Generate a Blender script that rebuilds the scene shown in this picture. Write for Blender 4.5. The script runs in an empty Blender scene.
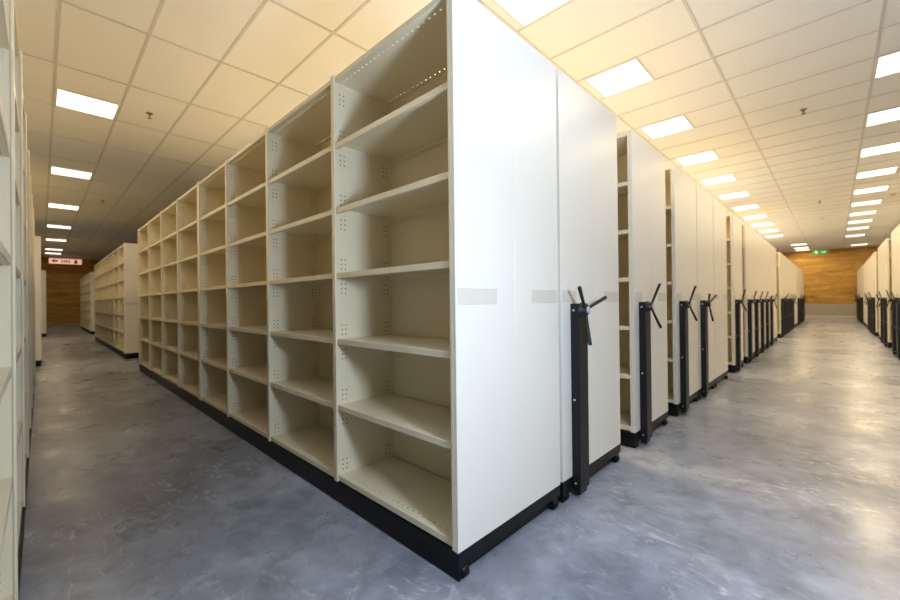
import bpy, bmesh, math, random
from mathutils import Vector, Matrix
random.seed(7)
SC = bpy.context.scene
COL = SC.collection
PI = math.pi

# ------------------------------------------------------------------ materials
def new_mat(name):
    m = bpy.data.materials.new(name); m.use_nodes = True
    nt = m.node_tree
    return m, nt, nt.nodes['Principled BSDF']

def N(nt, typ, **kw):
    n = nt.nodes.new(typ)
    for k, v in kw.items(): setattr(n, k, v)
    return n

def paint(name, col, rough, var=0.03, bump=0.0, scale=6.0, spec=0.5):
    m, nt, b = new_mat(name)
    tc = N(nt, 'ShaderNodeTexCoord')
    no = N(nt, 'ShaderNodeTexNoise'); no.inputs['Scale'].default_value = scale; no.inputs['Detail'].default_value = 4
    nt.links.new(tc.outputs['Object'], no.inputs['Vector'])
    mp = N(nt, 'ShaderNodeMix', data_type='RGBA')
    mp.inputs[6].default_value = (*[c*(1-var) for c in col], 1)
    mp.inputs[7].default_value = (*[min(1, c*(1+var)) for c in col], 1)
    nt.links.new(no.outputs['Fac'], mp.inputs[0])
    nt.links.new(mp.outputs[2], b.inputs['Base Color'])
    b.inputs['Roughness'].default_value = rough
    b.inputs['Specular IOR Level'].default_value = spec
    if bump:
        n2 = N(nt, 'ShaderNodeTexNoise'); n2.inputs['Scale'].default_value = 260
        nt.links.new(tc.outputs['Object'], n2.inputs['Vector'])
        bp = N(nt, 'ShaderNodeBump'); bp.inputs['Strength'].default_value = bump; bp.inputs['Distance'].default_value = 0.001
        nt.links.new(n2.outputs['Fac'], bp.inputs['Height']); nt.links.new(bp.outputs['Normal'], b.inputs['Normal'])
    return m

CREAM = paint('cream_enamel', (0.80, 0.735, 0.56), 0.38, 0.02, 0.05)
PANEL = paint('end_panel_enamel', (0.80, 0.775, 0.71), 0.33, 0.015, 0.05, 3.0)
BLACK = paint('black_enamel', (0.0045, 0.0045, 0.006), 0.45, 0.2, 0.1, 6, 0.3)
POST = paint('charcoal_enamel', (0.008, 0.008, 0.011), 0.42, 0.15, 0.1, 6, 0.35)
RUBBER = paint('black_rubber', (0.010, 0.010, 0.010), 0.55, 0.2)
HOLE = paint('punched_hole', (0.03, 0.028, 0.025), 0.9, 0.1)
STEEL = paint('zinc_bolt', (0.62, 0.62, 0.62), 0.3, 0.05)
CAP = paint('grey_cap', (0.42, 0.50, 0.53), 0.35, 0.05)
BEIGE = paint('beige_band', (0.68, 0.64, 0.575), 0.35, 0.05, 0.0, 9.0)  # thin beige strips across the end panels
TBAR = paint('ceiling_bar', (0.66, 0.635, 0.59), 0.5, 0.03)  # shade along the grid painted in: bars greyer than the tiles
BRASS = paint('brass', (0.30, 0.20, 0.07), 0.4, 0.1)
LID_BOUNCE = paint('neutral_bounce_top', (0.50, 0.515, 0.54), 0.5, 0.04)  # unseen lids, coloured so light bounced to the ceiling is less orange
WHITE = paint('white_plastic', (0.75, 0.73, 0.68), 0.5, 0.03)
YELLOW = paint('yellow_plastic', (0.75, 0.50, 0.08), 0.5, 0.05)
PLASTER = paint('plain_plaster', (0.60, 0.56, 0.50), 0.8, 0.04)
PLINTH = paint('grey_concrete_plinth', (0.42, 0.385, 0.34), 0.75, 0.12, 0.0, 5.0)
SKIRT = paint('pale_skirting', (0.66, 0.60, 0.50), 0.5, 0.05)
for m_ in (STEEL, BRASS): m_.node_tree.nodes['Principled BSDF'].inputs['Metallic'].default_value = 0.9

def emissive(name, col, strength):
    m, nt, b = new_mat(name)
    b.inputs['Base Color'].default_value = (0.85, 0.84, 0.8, 1)
    b.inputs['Roughness'].default_value = 0.4
    b.inputs['Emission Color'].default_value = (*col, 1)
    b.inputs['Emission Strength'].default_value = strength
    m.cycles.emission_sampling = 'NONE'
    return m
LAMP_STRENGTH, LAMP_COLOR = 17.5, (1.0, 0.765, 0.45)
DIFFUSER = emissive('light_diffuser', (1.0, 0.90, 0.76), 1.5)
GREEN = emissive('green_sign_face', (0.03, 0.30, 0.06), 0.25)
GREEN.node_tree.nodes['Principled BSDF'].inputs['Base Color'].default_value = (0.02, 0.25, 0.04, 1)
SIGNWHITE = emissive('lit_white_mark', (0.75, 0.9, 0.65), 0.25)
PINK = emissive('pink_sign_face', (1.0, 0.50, 0.36), 0.45)
SIGNRED = paint('dark_red_mark', (0.22, 0.03, 0.015), 0.5, 0.1)

def tile_mat():
    m, nt, b = new_mat('ceiling_tile')
    tc = N(nt, 'ShaderNodeTexCoord')
    no = N(nt, 'ShaderNodeTexNoise'); no.inputs['Scale'].default_value = 1.3; no.inputs['Detail'].default_value = 3
    nt.links.new(tc.outputs['Object'], no.inputs['Vector'])
    cr = N(nt, 'ShaderNodeValToRGB')
    cr.color_ramp.elements[0].position = 0.3; cr.color_ramp.elements[0].color = (0.865, 0.85, 0.82, 1)
    cr.color_ramp.elements[1].position = 0.7; cr.color_ramp.elements[1].color = (0.89, 0.875, 0.845, 1)
    nt.links.new(no.outputs['Fac'], cr.inputs[0]); nt.links.new(cr.outputs[0], b.inputs['Base Color'])
    b.inputs['Roughness'].default_value = 0.85
    n2 = N(nt, 'ShaderNodeTexNoise'); n2.inputs['Scale'].default_value = 180; n2.inputs['Detail'].default_value = 3
    nt.links.new(tc.outputs['Object'], n2.inputs['Vector'])
    bp = N(nt, 'ShaderNodeBump'); bp.inputs['Strength'].default_value = 0.25; bp.inputs['Distance'].default_value = 0.002
    nt.links.new(n2.outputs['Fac'], bp.inputs['Height']); nt.links.new(bp.outputs['Normal'], b.inputs['Normal'])
    return m

def floor_mat():
    m, nt, b = new_mat('polished_concrete')
    L = nt.links.new
    tc = N(nt, 'ShaderNodeTexCoord')
    def noise(vec, scale, detail, rough=0.5, dist=0.0):
        n = N(nt, 'ShaderNodeTexNoise'); n.inputs['Scale'].default_value = scale; n.inputs['Detail'].default_value = detail
        n.inputs['Roughness'].default_value = rough; n.inputs['Distortion'].default_value = dist
        L(vec, n.inputs['Vector']); return n.outputs['Fac']
    def rng(v, a0, a1, b0, b1):
        r = N(nt, 'ShaderNodeMapRange'); L(v, r.inputs[0])
        for i, q in enumerate((a0, a1, b0, b1)): r.inputs[i+1].default_value = q
        return r.outputs[0]
    def mul(p, q):
        n = N(nt, 'ShaderNodeMath', operation='MULTIPLY'); L(p, n.inputs[0]); L(q, n.inputs[1]); return n.outputs[0]
    obj = tc.outputs['Object']
    big = noise(obj, 0.75, 7, 0.6, 0.5)
    cr = N(nt, 'ShaderNodeValToRGB'); e = cr.color_ramp.elements
    e[0].position = 0.32; e[0].color = (0.140, 0.157, 0.208, 1)
    e[1].position = 0.68; e[1].color = (0.41, 0.445, 0.535, 1)
    L(big, cr.inputs[0])
    mid = rng(noise(obj, 7.0, 8, 0.62, 0.4), 0.3, 0.7, 0.72, 1.28)
    v1 = N(nt, 'ShaderNodeVectorMath', operation='SCALE'); L(cr.outputs[0], v1.inputs[0]); L(mid, v1.inputs['Scale'])
    # pale trowel marks: broken contour lines, in patches
    mp = N(nt, 'ShaderNodeMapping'); mp.inputs['Scale'].default_value = (0.75, 1.9, 1); mp.inputs['Rotation'].default_value = (0, 0, -0.25)
    L(obj, mp.inputs['Vector'])
    n1 = noise(mp.outputs[0], 3.4, 5, 0.55, 1.6)
    sb = N(nt, 'ShaderNodeMath', operation='SUBTRACT'); L(n1, sb.inputs[0]); sb.inputs[1].default_value = 0.5
    ab = N(nt, 'ShaderNodeMath', operation='ABSOLUTE'); L(sb.outputs[0], ab.inputs[0])
    ridge = rng(ab.outputs[0], 0.0, 0.03, 1.0, 0.0)
    patch = rng(noise(obj, 1.25, 3), 0.42, 0.60, 0.0, 1.0)
    brk = rng(noise(obj, 15.0, 5, 0.6), 0.44, 0.60, 0.0, 1.0)
    fac = mul(mul(ridge, patch), mul(brk, rng(big, 0, 1, 0.75, 0.85)))
    mx = N(nt, 'ShaderNodeMix', data_type='RGBA'); L(fac, mx.inputs[0]); L(v1.outputs[0], mx.inputs[6]); mx.inputs[7].default_value = (0.66, 0.67, 0.70, 1)
    L(mx.outputs[2], b.inputs['Base Color'])
    b.inputs['Specular IOR Level'].default_value = 0.36
    L(rng(noise(obj, 2.2, 6, 0.6), 0.3, 0.7, 0.20, 0.44), b.inputs['Roughness'])
    bp = N(nt, 'ShaderNodeBump'); bp.inputs['Strength'].default_value = 0.20; bp.inputs['Distance'].default_value = 0.008
    L(noise(obj, 1.6, 5), bp.inputs['Height']); L(bp.outputs['Normal'], b.inputs['Normal'])
    return m

def brick_mat(name, axis):
    m, nt, b = new_mat(name)
    L = nt.links.new
    tc = N(nt, 'ShaderNodeTexCoord'); sx = N(nt, 'ShaderNodeSeparateXYZ'); L(tc.outputs['Object'], sx.inputs[0])
    cx = N(nt, 'ShaderNodeCombineXYZ'); L(sx.outputs[axis], cx.inputs[0]); L(sx.outputs[2], cx.inputs[1])
    br = N(nt, 'ShaderNodeTexBrick')
    br.inputs['Color1'].default_value = (0.62, 0.345, 0.075, 1); br.inputs['Color2'].default_value = (0.48, 0.26, 0.052, 1)
    br.inputs['Mortar'].default_value = (0.34, 0.20, 0.06, 1)
    br.inputs['Scale'].default_value = 1.0; br.inputs['Mortar Size'].default_value = 0.010
    br.inputs['Brick Width'].default_value = 0.23; br.inputs['Row Height'].default_value = 0.085
    L(cx.outputs[0], br.inputs['Vector'])
    no = N(nt, 'ShaderNodeTexNoise'); no.inputs['Scale'].default_value = 1.0; no.inputs['Detail'].default_value = 6
    mp = N(nt, 'ShaderNodeMapping'); mp.inputs['Scale'].default_value = (0.8, 5.0, 1); L(cx.outputs[0], mp.inputs['Vector']); L(mp.outputs[0], no.inputs['Vector'])
    fr = N(nt, 'ShaderNodeMapRange'); fr.inputs[1].default_value = .3; fr.inputs[2].default_value = .7; fr.inputs[3].default_value = 0.65; fr.inputs[4].default_value = 1.3
    L(no.outputs['Fac'], fr.inputs[0])
    m2 = N(nt, 'ShaderNodeVectorMath', operation='SCALE'); L(br.outputs['Color'], m2.inputs[0]); L(fr.outputs[0], m2.inputs['Scale'])
    L(m2.outputs[0], b.inputs['Base Color']); b.inputs['Roughness'].default_value = 0.75
    bp = N(nt, 'ShaderNodeBump'); bp.inputs['Strength'].default_value = 0.5; bp.inputs['Distance'].default_value = 0.008; bp.invert = True
    L(br.outputs['Fac'], bp.inputs['Height']); L(bp.outputs['Normal'], b.inputs['Normal'])
    return m

# ------------------------------------------------------------------ mesh helpers
def add_box(bm, x0, x1, y0, y1, z0, z1, bev=0.0, mi=0, seg=1):
    x0, x1 = min(x0, x1), max(x0, x1); y0, y1 = min(y0, y1), max(y0, y1)
    vs = [bm.verts.new((x, y, z)) for x in (x0, x1) for y in (y0, y1) for z in (z0, z1)]
    idx = [(0, 1, 3, 2), (4, 6, 7, 5), (0, 4, 5, 1), (2, 3, 7, 6), (0, 2, 6, 4), (1, 5, 7, 3)]
    fs = [bm.faces.new([vs[i] for i in q]) for q in idx]
    for f in fs: f.material_index = mi
    if bev:
        es = list({e for f in fs for e in f.edges})
        r = bmesh.ops.bevel(bm, geom=es, offset=bev, segments=seg, affect='EDGES', profile=0.5)
        for f in r['faces']: f.material_index = mi

def add_tube(bm, p0, p1, r0, r1=None, seg=12, mi=0, caps=True):
    r1 = r0 if r1 is None else r1
    p0, p1 = Vector(p0), Vector(p1); d = (p1-p0).normalized()
    a = d.orthogonal().normalized(); b = d.cross(a)
    rings = []
    for p, r in ((p0, r0), (p1, r1)):
        rings.append([bm.verts.new(p + a*math.cos(2*PI*i/seg)*r + b*math.sin(2*PI*i/seg)*r) for i in range(seg)])
    for i in range(seg):
        j = (i+1) % seg
        f = bm.faces.new([rings[0][i], rings[0][j], rings[1][j], rings[1][i]]); f.smooth = True; f.material_index = mi
    if caps:
        for k, R in enumerate(rings):
            f = bm.faces.new(R if k else R[::-1]); f.material_index = mi

def add_lathe(bm, axis_o, axis_d, prof, seg=20, mi=0):
    """prof: list of (distance along axis, radius)"""
    o, d = Vector(axis_o), Vector(axis_d).normalized()
    a = d.orthogonal().normalized(); b = d.cross(a); rings = []
    for t, r in prof:
        if r < 1e-6: rings.append([bm.verts.new(o+d*t)])
        else: rings.append([bm.verts.new(o+d*t+(a*math.cos(2*PI*i/seg)+b*math.sin(2*PI*i/seg))*r) for i in range(seg)])
    for A, B in zip(rings, rings[1:]):
        for i in range(seg):
            j = (i+1) % seg
            v = [A[i % len(A)], A[j % len(A)], B[j % len(B)], B[i % len(B)]]
            u = []
            for q in v:
                if q not in u: u.append(q)
            if len(u) > 2:
                f = bm.faces.new(u); f.smooth = True; f.material_index = mi

def mesh(name, build, mats, mirror=False):
    bm = bmesh.new(); build(bm)
    if mirror:
        bmesh.ops.scale(bm, vec=(-1, 1, 1), verts=bm.verts)
    bmesh.ops.recalc_face_normals(bm, faces=bm.faces)
    me = bpy.data.meshes.new(name); bm.to_mesh(me); bm.free()
    for m in mats: me.materials.append(m)
    return me

def link(name, me, parent=None, loc=(0, 0, 0), rot=(0, 0, 0)):
    o = bpy.data.objects.new(name, me); COL.objects.link(o)
    o.parent = parent; o.location = loc; o.rotation_euler = rot
    return o

def thing(name, label, cat, loc=(0, 0, 0), rz=0.0, group=None):
    o = link(name, None, None, loc, (0, 0, rz)); o.empty_display_size = 0.2
    o['label'] = label; o['category'] = cat
    if group: o['group'] = group
    return o

def struct(name, build, mats):
    o = link(name, mesh(name, build, mats)); o['kind'] = 'structure'; return o

# ------------------------------------------------------------------ setting
CEIL = 3.64
XL, XR, YF, YB = -28.6, 9.6, -6.0, 28.0
struct('floor', lambda bm: add_box(bm, XL-.2, XR+.2, YF-.2, YB+.2, -0.15, 0.0), [floor_mat()])
struct('ceiling', lambda bm: add_box(bm, XL-.2, XR+.2, YF-.2, YB+.2, CEIL, CEIL+0.12), [tile_mat()])
struct('wall_left', lambda bm: add_box(bm, XL-.2, XL, YF-.2, YB+.2, 0, CEIL), [brick_mat('brick_side', 1)])
struct('wall_back', lambda bm: add_box(bm, XL-.2, XR+.2, YB, YB+.2, 0, CEIL), [brick_mat('brick_end', 0)])
struct('wall_right', lambda bm: add_box(bm, XR, XR+.2, YF-.2, YB+.2, 0, CEIL), [PLASTER])
struct('wall_front', lambda bm: add_box(bm, XL-.2, XR+.2, YF-.2, YF, 0, CEIL), [PLASTER])
struct('trim_1', lambda bm: add_box(bm, XL, XR, YB-.03, YB, 0, 0.74, .006), [PLINTH])
struct('baseboard_back', lambda bm: add_box(bm, XL, XR, YB-.055, YB-.03, 0, 0.13, .004), [SKIRT])
struct('baseboard_left', lambda bm: add_box(bm, XL, XL+.025, YF, YB-.055, 0, 0.12, .004), [PLINTH])
PX, PY, X0, Y0 = 1.235, 0.605, 0.16, -1.0       # suspended ceiling module
def grid_build(bm):
    i = math.ceil((XL-X0)/PX)
    while X0+i*PX < XR:
        x = X0+i*PX; add_box(bm, x-.012, x+.012, YF, YB, CEIL-.007, CEIL+.01); i += 1
    j = math.ceil((YF-Y0)/PY)
    while Y0+j*PY < YB:
        y = Y0+j*PY; add_box(bm, XL, XR, y-.012, y+.012, CEIL-.0065, CEIL+.01); j += 1
struct('ceiling_grid', grid_build, [TBAR])

# ------------------------------------------------------------------ shelving parts (local: end face at x = 0, run towards -x, open face at y = 0)
BAY, D, HB, H = 0.9, 0.80, 0.1185, 2.346
LEVELS = [0.152, 0.536, 0.897, 1.259, 1.615, 1.972]
ORD = 'zeroth first second third fourth fifth sixth seventh eighth ninth tenth eleventh twelfth thirteenth fourteenth fifteenth sixteenth seventeenth eighteenth nineteenth twentieth twenty-first twenty-second twenty-third twenty-fourth twenty-fifth twenty-sixth twenty-seventh twenty-eighth'.split()

BAYFIX = {1: .016, 2: .035, 3: .025}
def sheet(bm, w, d, zt, th):
    """perforated sheet: two rows of square holes along the front and rear edges"""
    hs, sp = 0.009, 0.036
    n = int((w-.03)/sp); st = (w-(n-1)*sp)/2
    xs = [-w/2]
    for i in range(n):
        c = -w/2+st+i*sp; xs += [c-hs/2, c+hs/2]
    xs.append(w/2)
    ys = [0, .030, .030+hs, d-.040, d-.040+hs, d]
    for z in (zt, zt-th):
        pass
    cells = [(i, j) for i in range(len(xs)-1) for j in range(len(ys)-1) if not (i % 2 == 1 and j in (1, 3))]
    cs = set(cells); V = {}
    def v(i, j, k):
        if (i, j, k) not in V: V[(i, j, k)] = bm.verts.new((xs[i], ys[j], zt-th*k))
        return V[(i, j, k)]
    for i, j in cells:
        bm.faces.new([v(i, j, 0), v(i+1, j, 0), v(i+1, j+1, 0), v(i, j+1, 0)])
        bm.faces.new([v(i, j, 1), v(i, j+1, 1), v(i+1, j+1, 1), v(i+1, j, 1)])
        for (a, c, (ni, nj)) in (((i, j), (i+1, j), (i, j-1)), ((i, j+1), (i+1, j+1), (i, j+1)), ((i, j), (i, j+1), (i-1, j)), ((i+1, j), (i+1, j+1), (i+1, j))):
            if (ni, nj) not in cs:
                bm.faces.new([v(*a, 0), v(*c, 0), v(*c, 1), v(*a, 1)])

SD = 0.360
def shelf_build(w):
    def f(bm):
        sheet(bm, w, SD, 0.0, 0.003)
        add_box(bm, -w/2, w/2, -.003, .001, -.028, .0005, .0012)       # front lip
        add_box(bm, -w/2, w/2, .001, .016, -.028, -.0255)              # its return
        add_box(bm, -w/2, w/2, SD-.002, SD, -.028, 0)                  # rear lip
        for s in (-1, 1):
            add_box(bm, s*w/2, s*(w/2-.002), 0, SD, -.028, -.001)
    return f
def top_build(w):
    def f(bm):
        sheet(bm, w, SD+.02, 0.003, 0.003)
        add_box(bm, -w/2, w/2, -.003, .001, 0, .026, .0012)
        add_box(bm, -w/2, w/2, SD+.018, D-.012, .001, .026, .001)
    return f
def upright_build(end=0):
    def f(bm):
        hw = .008 if end else .016
        add_box(bm, -hw, hw, 0, .009, HB, H, .0025, 0, 2)
        tw = .006 if end else .010
        add_box(bm, -tw, tw, .009, .385, HB, H-.006)
        add_box(bm, -hw+.001, hw-.001, .385, .415, HB, H-.006)
        add_box(bm, -tw, tw, .415, D-.016, HB, H-.006)
        add_box(bm, -hw, hw, D-.016, D, HB, H, .003)
        for sgn in (-1, 1):
            x = sgn*(tw+.0003)
            for lv in LEVELS+[2.31]:
                for k in (-4.2, -3.2, -2.2, 1.0, 2.0, 3.0):
                    z = lv-.002+k*.026
                    if z < HB+.01 or z > H-.02: continue
                    for y in (.042, .066, .335, .357):
                        vs = [bm.verts.new((x, y+.0042*math.cos(a*PI/3), z+.0042*math.sin(a*PI/3))) for a in range(6)]
                        fa = bm.faces.new(vs); fa.material_index = 1
    return f
def end_panel_build(y0, y1):
    return lambda bm: add_box(bm, -.016, 0, y0, y1, HB-.001, H+.001, .0008, 0, 1)
def base_build(xa, xb, end_lo, end_hi):
    """xa < xb ; tiers along the open faces, recessed under the end"""
    def f(bm):
        add_box(bm, xa, xb, .002, D-.002, .060, HB-.001, .002)
        a = xa+(.034 if end_lo else 0); b = xb-(.034 if end_hi else 0)
        add_box(bm, a, b, .010, D-.010, .004, .0598, .002)
        if end_hi: add_box(bm, b, xb-.004, .010, .016, .004, .0598)
        if end_lo: add_box(bm, xa+.004, a, .010, .016, .004, .0598)
    return f
def wheel_build(bm):
    add_box(bm, -.033, -.006, -.026, -.020, .006, .0596, .001)
    add_box(bm, -.033, -.006, .020, .026, .006, .0596, .001)
    add_box(bm, -.033, -.006, -.020, .020, .048, .0596)
    add_lathe(bm, (-.020, -.018, .026), (0, 1, 0), [(0, 0), (0, .023), (.003, .026), (.033, .026), (.036, .023), (.036, 0)], 20)
def post_build(bm):
    add_box(bm, 0, .050, .105, .215, .050, 1.078, .004, 0, 2)
    add_box(bm, 0, .040, .120, .200, .020, .050, .002)
def bolt_build(bm):
    add_lathe(bm, (.020, .105, 0), (0, -1, 0), [(0, .007), (.003, .007), (.005, .004), (.005, 0)], 12)
HY, HZ = .135, 1.043
def hub_build(bm):
    add_lathe(bm, (.050, 0, 0), (1, 0, 0), [(0, .040), (.006, .040), (.008, .030), (.034, .030), (.040, .026), (.040, 0)], 24)
def cap_build(bm):
    add_lathe(bm, (.0895, 0, 0), (1, 0, 0), [(0, .019), (.004, .019), (.006, .016), (.0065, 0)], 20)
def arm_build(bm):
    p = [(.078, .012, .0085), (.084, .05, .0085), (.098, .12, .0095), (.112, .185, .0105), (.1128, .192, .008)]
    seg = 12; rings = []
    for x, r, rad in p:
        rings.append([bm.verts.new((x+rad*math.cos(2*PI*i/seg), rad*math.sin(2*PI*i/seg), r)) for i in range(seg)])
    for A, B in zip(rings, rings[1:]):
        for i in range(seg):
            f = bm.faces.new([A[i], A[(i+1) % seg], B[(i+1) % seg], B[i]]); f.smooth = True
    bm.faces.new(rings[0]); bm.faces.new(rings[-1])
def strip_build(w):
    return lambda bm: add_box(bm, 0, .0022, 0, w, 1.084, 1.150, .0008)

_cache = {}
def M(key, build, mats, mir=False):
    k = (key, mir)
    if k not in _cache: _cache[k] = mesh(key, build, mats, mir)
    return _cache[k]

def unit(label, loc, nb, shelf_bays, crank=None, rz=0.0, mir=False, group=None, joint=None, rear_end=True, strips=(0.25, 0.25), seen=True):
    """one mobile shelving unit nb bays long; shelf_bays = which bays carry their shelves; crank = arm angle or None"""
    s = -1 if mir else 1
    t = thing('mobile_shelving_unit', label, 'shelving unit', loc, rz, group)
    L = nb*BAY
    # base
    if joint:
        xj = -joint*BAY
        link('base', M('base_a%d' % joint, base_build(xj+.003, 0, False, True), [BLACK], mir), t)
        link('base', M('base_b%d_%d' % (joint, nb), base_build(-L, xj-.003, True, False), [BLACK], mir), t)
    else:
        link('base', M('base_%d' % nb, base_build(-L, 0, True, True), [BLACK], mir), t)
    wm = M('wheel', wheel_build, [BLACK], mir)
    for y in (.045, D-.045): link('wheel', wm, t, (0, y, 0))
    # ends
    for nm, a, b in (('pa', .0005, .39985), ('pb', .40015, D-.0005)):
        me = M('end_panel_'+nm, end_panel_build(a, b), [PANEL], mir)
        link('end_panel', me, t)
        if rear_end: link('end_panel', me, t, (-s*(L-.016), 0, 0))
    if strips:
        for y0, w in ((.013, strips[0]), (D-.013-strips[1], strips[1])):
            link('beige_strip', M('strip_%d' % int(w*1000), strip_build(w), [BEIGE], mir), t, (0, y0, 0))
    # uprights
    um = M('upright', upright_build(), [CREAM, HOLE], mir); ue = M('end_upright', upright_build(1), [CREAM, HOLE], mir)
    xs = []
    for k in range(nb+1):
        if k == 0: c = [-.0245]
        elif k == nb: c = [-L+.0245]
        elif joint and k == joint: c = [-k*BAY+.0175, -k*BAY-.0175]
        else: c = [-k*BAY-(BAYFIX.get(k, 0) if nb == 8 else 0)]
        xs.append(c)
        for x in c: link('upright', ue if k in (0, nb) else um, t, (s*x, 0, 0))
    for k in range(nb):
        xr, xl = xs[k][-1]-(.006 if k == 0 else .010), xs[k+1][0]+(.006 if k == nb-1 else .010)
        w = xr-xl; c = (xr+xl)/2; wk = int(round(w*10000))
        if k not in shelf_bays:
            continue
        bp = M('back_%d' % wk, lambda bm: add_box(bm, -w/2, w/2, .388, .392, HB, H-.012), [CREAM], mir)
        link('back_panel', bp, t, (s*c, 0, 0))
        sm = M('shelf_%d' % wk, shelf_build(w-.001), [CREAM], mir)
        for z in LEVELS: link('shelf', sm, t, (s*c, .013, z))
        link('top_panel', M('top_%d' % wk, top_build(w-.001), [CREAM], mir), t, (s*c, .012, 2.312))
    rest = [k for k in range(nb) if k not in shelf_bays]
    if rest:   # closed-up run of bays: continuous spine and top
        xr, xl = xs[rest[0]][-1]-.010, xs[rest[-1]+1][0]+.010
        w = xr-xl; c = (xr+xl)/2; wk = int(round(w*1000))
        link('back_panel', M('spine_%d' % wk, lambda bm: add_box(bm, -w/2, w/2, .388, .392, HB, H-.012), [CREAM], mir), t, (s*c, 0, 0))
        link('top_panel', M('lid_%d' % wk, lambda bm: add_box(bm, -w/2, w/2, .006, D-.006, H-.032, H-.008, .002), [LID_BOUNCE], mir), t, (s*c, 0, 0))
    if crank is not None:
        p = link('crank_post', M('post', post_build, [POST], mir), t, (0, 0, 0))
        bm_ = M('bolt', bolt_build, [STEEL], mir)
        for z in (.085, .545, 1.040): link('bolt', bm_, p, (0, 0, z))
        h = link('crank_hub', M('hub', hub_build, [RUBBER], mir), p, (0, HY, HZ))
        link('hub_cap', M('cap', cap_build, [CAP], mir), p, (0, HY, HZ))
        am = M('arm', arm_build, [RUBBER], mir)
        for q in range(3):
            a = math.radians(crank+120*q)          # angle in the end face, from +y towards +z
            link('crank_arm', am, p, (0, HY, HZ), (a-PI/2, 0, 0))
    return t

# ------------------------------------------------------------------ row left of the wide aisle (end faces in the plane x = 0)
RL = 'shelving units in the row left of the wide aisle'
unit('long open cream shelving unit at the near corner, eight bays of empty shelves',
     (0, 0, 0), 8, range(8), group=RL, joint=4)
row = [  # start y, crank angle, first bays shown
    (0.825, 21, 0), (1.90, 62, 2), (2.98, 66, 2), (3.80, 28, 0), (4.62, None, 0), (5.92, 75, 2),
    (7.08, 70, 2), (7.89, 65, 0), (8.70, 68, 0), (9.51, 30, 0), (10.32, 50, 0), (11.13, None, 0),
    (12.85, 35, 2), (13.66, 80, 0), (14.47, 60, 0), (15.28, 10, 0), (16.09, 75, 0), (16.90, 40, 0),
    (17.71, None, 0), (18.52, None, 0), (19.65, 70, 2), (20.46, 55, 0), (21.27, 25, 0), (22.08, 65, 0), (22.89, 80, 0), (23.70, 45, 0)]
for i, (y, a, nshow) in enumerate(row):
    k = i+2
    if a is None: lab = 'cream unit without crank post, %s from near corner, row left of wide aisle' % ORD[k]
    elif nshow: lab = 'cream crank-post unit behind an open gap, %s in row left of wide aisle' % ORD[k]
    else: lab = 'closed-up cream unit with crank post, %s from near corner, row left of wide aisle' % ORD[k]
    unit(lab, (0, y, 0), 8, range(nshow), a, group=RL, rear_end=False, strips=(.165, .225) if a is not None else (.25, .25))

# ------------------------------------------------------------------ row right of the wide aisle (end faces in the plane x = 1.87)
RR = 'shelving units in the row right of the wide aisle'
XRR = 1.87
rrow = [(8.93, 60, 0), (9.74, 70, 0), (11.50, 62, 2), (12.31, 30, 0), (13.12, None, 0), (14.95, 75, 2), (15.76, 65, 0), (16.57, 40, 0),
        (17.38, 70, 0), (18.19, None, 0), (19.00, None, 0), (20.5, None, 2), (21.31, 55, 0), (22.12, 70, 0), (22.93, 35, 0), (23.74, 60, 0), (24.55, 75, 0), (25.36, 45, 0), (26.17, 66, 0)]
for i, (y, a, nshow) in enumerate(rrow):
    k = i+1
    if a is None: lab = 'cream unit without crank post, %s from the front, row right of wide aisle' % ORD[k]
    elif nshow: lab = 'cream crank-post unit behind an open gap, %s from front right of wide aisle' % ORD[k]
    else: lab = 'closed-up cream unit with crank post, %s from the front, row right of wide aisle' % ORD[k]
    unit(lab, (XRR, y, 0), 8, range(nshow), a, mir=True, group=RR, rear_end=False, strips=(.165, .225) if a is not None else (.25, .25))

# ------------------------------------------------------------------ narrow aisle to the left
NA = 'open shelving units along the narrow aisle'
unit('open pale grey shelving unit close by at the left edge of the narrow aisle',
     (-7.2, -1.177, 0), 8, range(8), rz=PI, group=NA, joint=4)
unit('middle open cream unit, right side of the narrow aisle, beyond the long near one',
     (-9.2, .045, 0), 7, range(7), group=NA)
unit('farthest open cream unit on the right side of the narrow aisle, before the brick wall',
     (-19.0, .17, 0), 6, range(6), group=NA)
unit('cream unit seen edge-on, left side of the narrow aisle, past the cross aisle',
     (-15.5, -1.115, 0), 7, range(7), rz=PI, group=NA, strips=None)
unit('farthest cream unit seen edge-on, left side of the narrow aisle, near brick wall',
     (-24.4, -0.99, 0), 6, range(6), rz=PI, group=NA, strips=None)

# ------------------------------------------------------------------ ceiling lights
LW, LD = .545, .545
def frame_build(bm):
    w, d, z = LW/2+.022, LD/2+.022, -.012
    for s in (-1, 1):
        add_box(bm, s*w, s*(w-.022), -d, d, z, 0, .002)
        add_box(bm, -w+.022, w-.022, s*d, s*(d-.022), z, 0, .002)
def diff_build(bm):
    add_box(bm, -LW/2, LW/2, -LD/2, LD/2, -.009, -.002, 0, 1)
    bm.normal_update()
    for f in bm.faces:
        if f.calc_center_median().z < -.008: f.material_index = 0     # only the lower face is lit
FR = mesh('light_frame', frame_build, [WHITE]); DF = mesh('light_diffuser', diff_build, [DIFFUSER, WHITE]); 
def area_lamp(nm, k):
    l = bpy.data.lights.new(nm, 'AREA'); l.shape = 'SQUARE'; l.size = LW-.01; l.color = LAMP_COLOR
    l.energy = LAMP_STRENGTH*k*PI*l.size**2                 # same radiance as a face of that strength
    return l
LAMP, DL, DT = area_lamp('tube_lamp', 1.0), area_lamp('dimmer_tube_lamp', 0.42), area_lamp('added_bounce_lamp', 1.8)  # brightest one serves only unseen lights added to lift the ceiling
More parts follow.
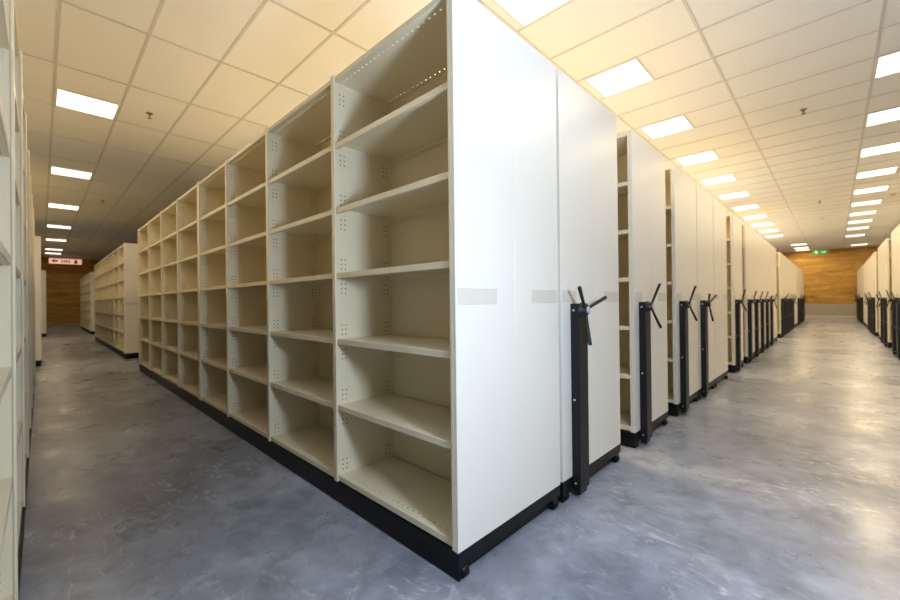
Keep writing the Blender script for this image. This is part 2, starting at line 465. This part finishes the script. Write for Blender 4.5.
def light(x, y, label, group, me=None):
    t = thing('ceiling_light', label, 'ceiling light', (x, y, CEIL), 0, group)
    link('frame', FR, t); link('diffuser', DF, t)
    lm = bpy.data.objects.new('tube_lamp', me or LAMP); COL.objects.link(lm); lm.parent = t; lm.location = (0, 0, -.0105)
ROWY = [Y0+PY*(7.5+3*k) for k in range(-2, 10)]
XA, XB = X0-PX+.375, X0+PX+.30
G1, G2, G3, G4 = ('ceiling lights above the left row ends', 'ceiling lights above the right row ends',
              'ceiling lights above the narrow aisle', 'far ceiling lights by the end wall')
for i, y in enumerate(ROWY):
    if i: light(XA, y, 'square white ceiling light, %s from the front in line above the left row ends' % ORD[i], G1)
for i, y in enumerate(ROWY[2:]):
    light(XB, y, 'square white ceiling light, %s from the front in line above the right row ends' % ORD[i+1], G2)
light(XB, Y0+PY*38.5, 'lone square ceiling light beyond the gap in the right-hand line of lights', G2)
light(XB+.25, Y0+PY*45.5, 'last square ceiling light on the right, close to the brick end wall', G2)
for i, j in enumerate((41.5, 44.5, 46.5)):
    light(X0-.30, Y0+PY*j, '%s of three ceiling lights bunched left of the green exit sign' % ('nearest', 'middle', 'farthest')[i], G4)
for k in range(0, 6):
    x = X0-5*PX+.30-3*PX*k
    light(x, Y0+PY*.5, 'square white ceiling light, %s visible one along the narrow aisle' % ORD[k+1], G3, DL)
light(X0-5*PX+.30-3*PX*5-1.9, Y0+PY*.5, 'square ceiling light nearest the brick wall above the narrow aisle', G3, DL)

G5 = 'added unseen ceiling lights above the tops of the shelving blocks'  # unseen lights added to brighten the ceiling by bounce off the shelving tops
for x in (X0-4*PX+.30, X0-2*PX+.30):
    for i in range(1, 12, 2): light(x, ROWY[i], 'added unseen ceiling light above the tops of the shelving left of the wide aisle', G5, DT)
for i in range(3, 12, 2): light(X0+4*PX+.30, ROWY[i], 'added unseen ceiling light above the tops of the shelving right of the wide aisle', G5)
for k in (3, 6, 9, 13): light(X0-PX*k+.30, Y0-PY*2.5, 'added unseen ceiling light above the tops of the shelving at the left edge', G5, DT)

# ------------------------------------------------------------------ sprinklers and detectors
def rosette_build(bm): add_lathe(bm, (0, 0, 0), (0, 0, -1), [(0, .040), (.004, .040), (.010, .030), (.012, .014), (.012, 0)], 20)
def nozzle_build(bm):
    add_tube(bm, (0, 0, -.010), (0, 0, -.034), .012, .010)
    for s in (-1, 1):
        add_tube(bm, (s*.009, 0, -.030), (s*.017, 0, -.048), .0035)
        add_tube(bm, (s*.017, 0, -.048), (s*.004, 0, -.066), .0035)
    add_tube(bm, (0, 0, -.034), (0, 0, -.062), .004)
def deflector_build(bm): add_lathe(bm, (0, 0, -.064), (0, 0, -1), [(0, 0), (0, .024), (.003, .024), (.004, 0)], 16)
def detector_build(bm): add_lathe(bm, (0, 0, 0), (0, 0, -1), [(0, .055), (.014, .055), (.026, .046), (.040, .030), (.042, 0)], 24)
RO, NO, DE = mesh('rosette', rosette_build, [BRASS]), mesh('nozzle', nozzle_build, [BRASS]), mesh('deflector', deflector_build, [BRASS])
for x, y, lab in ((.78, 6.07, 'small brass sprinkler in the ceiling above the wide aisle, nearer one'),
                  (.80, 13.2, 'small brass sprinkler farther down the ceiling of the wide aisle'),
                  (-5.46, -.10, 'small brass sprinkler beside the nearest light over the narrow aisle'),
                  (-11.7, -.06, 'small brass sprinkler farther along the ceiling of the narrow aisle')):
    t = thing('ceiling_sprinkler', lab, 'sprinkler', (x, y, CEIL), 0, 'ceiling sprinklers')
    link('rosette', RO, t); link('nozzle', NO, t); link('deflector', DE, t)
def indicator_build(bm): add_lathe(bm, (.03, 0, -.036), (0, 0, -1), [(0, .007), (.004, .006), (.006, 0)], 10)
for x, y, lab, mt in ((2.12, 13.6, 'round yellow detector on the ceiling beside the right-hand lights', YELLOW),
                      (.80, 16.3, 'pale round smoke detector on the ceiling far down the wide aisle', WHITE),
                      (-19.9, -.22, 'pale round smoke detector beside a light far along the narrow aisle', WHITE)):
    t = thing('smoke_detector', lab, 'detector', (x, y, CEIL))
    link('housing', mesh('detector', detector_build, [mt]), t); link('indicator', mesh('indicator', indicator_build, [RUBBER]), t)

# ------------------------------------------------------------------ hanging signs
def poly(bm, pts, y0, y1, mi=0):
    a = [bm.verts.new((x, y0, z)) for x, z in pts]; b = [bm.verts.new((x, y1, z)) for x, z in pts]
    bm.faces.new(a).material_index = mi; bm.faces.new(b[::-1]).material_index = mi
    for i in range(len(pts)):
        j = (i+1) % len(pts); bm.faces.new([a[i], b[i], b[j], a[j]]).material_index = mi
t = thing('exit_sign', 'green exit sign with white arrow hanging before the brick end wall', 'sign', (.565, 26.2, 3.37))
link('board', mesh('board', lambda bm: add_box(bm, -.29, .29, -.02, .02, -.115, .115, .004), [GREEN]), t)
def arrow(bm): poly(bm, [(.02, .02), (.13, .02), (.13, .065), (.235, 0), (.13, -.065), (.13, -.02), (.02, -.02)], -.024, -.0195)
def runner(bm):
    add_lathe(bm, (-.155, -.024, .068), (0, 1, 0), [(0, 0), (0, .02), (.004, .02), (.004, 0)], 14)
    poly(bm, [(-.185, .045), (-.13, .045), (-.12, -.015), (-.165, -.02)], -.024, -.0195)
    poly(bm, [(-.13, .04), (-.075, .005), (-.085, -.008), (-.135, .018)], -.024, -.0195)
    poly(bm, [(-.18, .04), (-.225, .0), (-.212, -.01), (-.168, .015)], -.024, -.0195)
    poly(bm, [(-.145, -.015), (-.12, -.015), (-.10, -.055), (-.07, -.09), (-.09, -.10), (-.12, -.07)], -.024, -.0195)
    poly(bm, [(-.165, -.02), (-.145, -.02), (-.165, -.065), (-.215, -.075), (-.215, -.058), (-.175, -.05)], -.024, -.0195)
link('arrow', mesh('arrow', arrow, [SIGNWHITE]), t); link('running_figure', mesh('runner', runner, [SIGNWHITE]), t)
for s in (-1, 1): link('hanger', mesh('hanger', lambda bm: add_tube(bm, (s*.22, 0, .115), (s*.22, 0, CEIL-3.37), .004), [STEEL]), t)

t = thing('fire_sign', 'pale pink hanging sign with dark red marks before the far brick wall', 'sign', (-27.4, -.22, 3.37), PI/2)
link('board', mesh('board', lambda bm: add_box(bm, -.61, .61, -.02, .02, -.135, .135, .004), [PINK]), t)
def m1(bm): poly(bm, [(-.53, 0), (-.41, .095), (-.41, .045), (-.28, .045), (-.28, -.045), (-.41, -.045), (-.41, -.095)], -.024, -.0195)
def m2(bm):
    for i in range(4): add_box(bm, -.17+i*.09, -.11+i*.09, -.024, -.0195, -.06, .06, .001)
def m3(bm):
    poly(bm, [(.32, -.10), (.44, -.10), (.44, .03), (.41, .06), (.41, .10), (.35, .10), (.35, .06), (.32, .03)], -.024, -.0195)
for nm, f in (('arrow', m1), ('lettering', m2), ('extinguisher_symbol', m3)): link(nm, mesh(nm, f, [SIGNRED]), t)
for s in (-1, 1): link('hanger', mesh('hanger', lambda bm: add_tube(bm, (s*.5, 0, .135), (s*.5, 0, CEIL-3.37), .004), [STEEL]), t)

# ------------------------------------------------------------------ photographer's flash beside the camera
for nm, kind, en in (('flash_bulb', 'POINT', 70), ('flash_head', 'SPOT', 150)):      # bare bulb plus the head turned up to the ceiling
    FL = bpy.data.lights.new(nm, kind); FL.energy = en; FL.color = (0.71, 0.84, 1.0); FL.shadow_soft_size = 0.11
    if kind == 'SPOT': FL.spot_size = math.radians(180); FL.spot_blend = 1.0
    fo = bpy.data.objects.new(nm, FL); COL.objects.link(fo); fo.location = (1.42, -.31, 1.33)
    fo.rotation_euler = Vector((.25, .25, 1)).to_track_quat('-Z', 'Y').to_euler()

w = bpy.data.worlds.new('world'); SC.world = w; w.use_nodes = True
w.node_tree.nodes['Background'].inputs[0].default_value = (0.9, 0.85, 0.75, 1); w.node_tree.nodes['Background'].inputs[1].default_value = 0.0

# ------------------------------------------------------------------ camera
cd = bpy.data.cameras.new('camera'); cam = bpy.data.objects.new('camera', cd); COL.objects.link(cam)
ya, pi_, ro = (math.radians(a) for a in (44.113, 0.1952, -0.617))
fw = Vector((-math.sin(ya)*math.cos(pi_), math.cos(ya)*math.cos(pi_), math.sin(pi_)))
r = Vector((math.cos(ya), math.sin(ya), 0)); u = r.cross(fw)
r2 = r*math.cos(ro)+u*math.sin(ro); u2 = -r*math.sin(ro)+u*math.cos(ro)
mw = Matrix((( r2.x, u2.x, -fw.x, 1.0562), (r2.y, u2.y, -fw.y, -1.1193), (r2.z, u2.z, -fw.z, 1.0973), (0, 0, 0, 1)))
cam.matrix_world = mw
cd.sensor_width = 36; cd.lens = 396.5955*36/900; cd.clip_start = 0.02; cd.clip_end = 100
cd.dof.use_dof = True; cd.dof.focus_distance = 2.2; cd.dof.aperture_fstop = 1.6
SC.camera = cam

SC.view_settings.view_transform = 'Standard'; SC.view_settings.look = 'None'
SC.view_settings.exposure = 0.6; SC.view_settings.gamma = 1.0; SC.view_settings.use_curve_mapping = False
SC.cycles.use_denoising = True
SC.cycles.max_bounces = 10; SC.cycles.diffuse_bounces = 7; SC.cycles.glossy_bounces = 4
SC.cycles.sample_clamp_indirect = 4
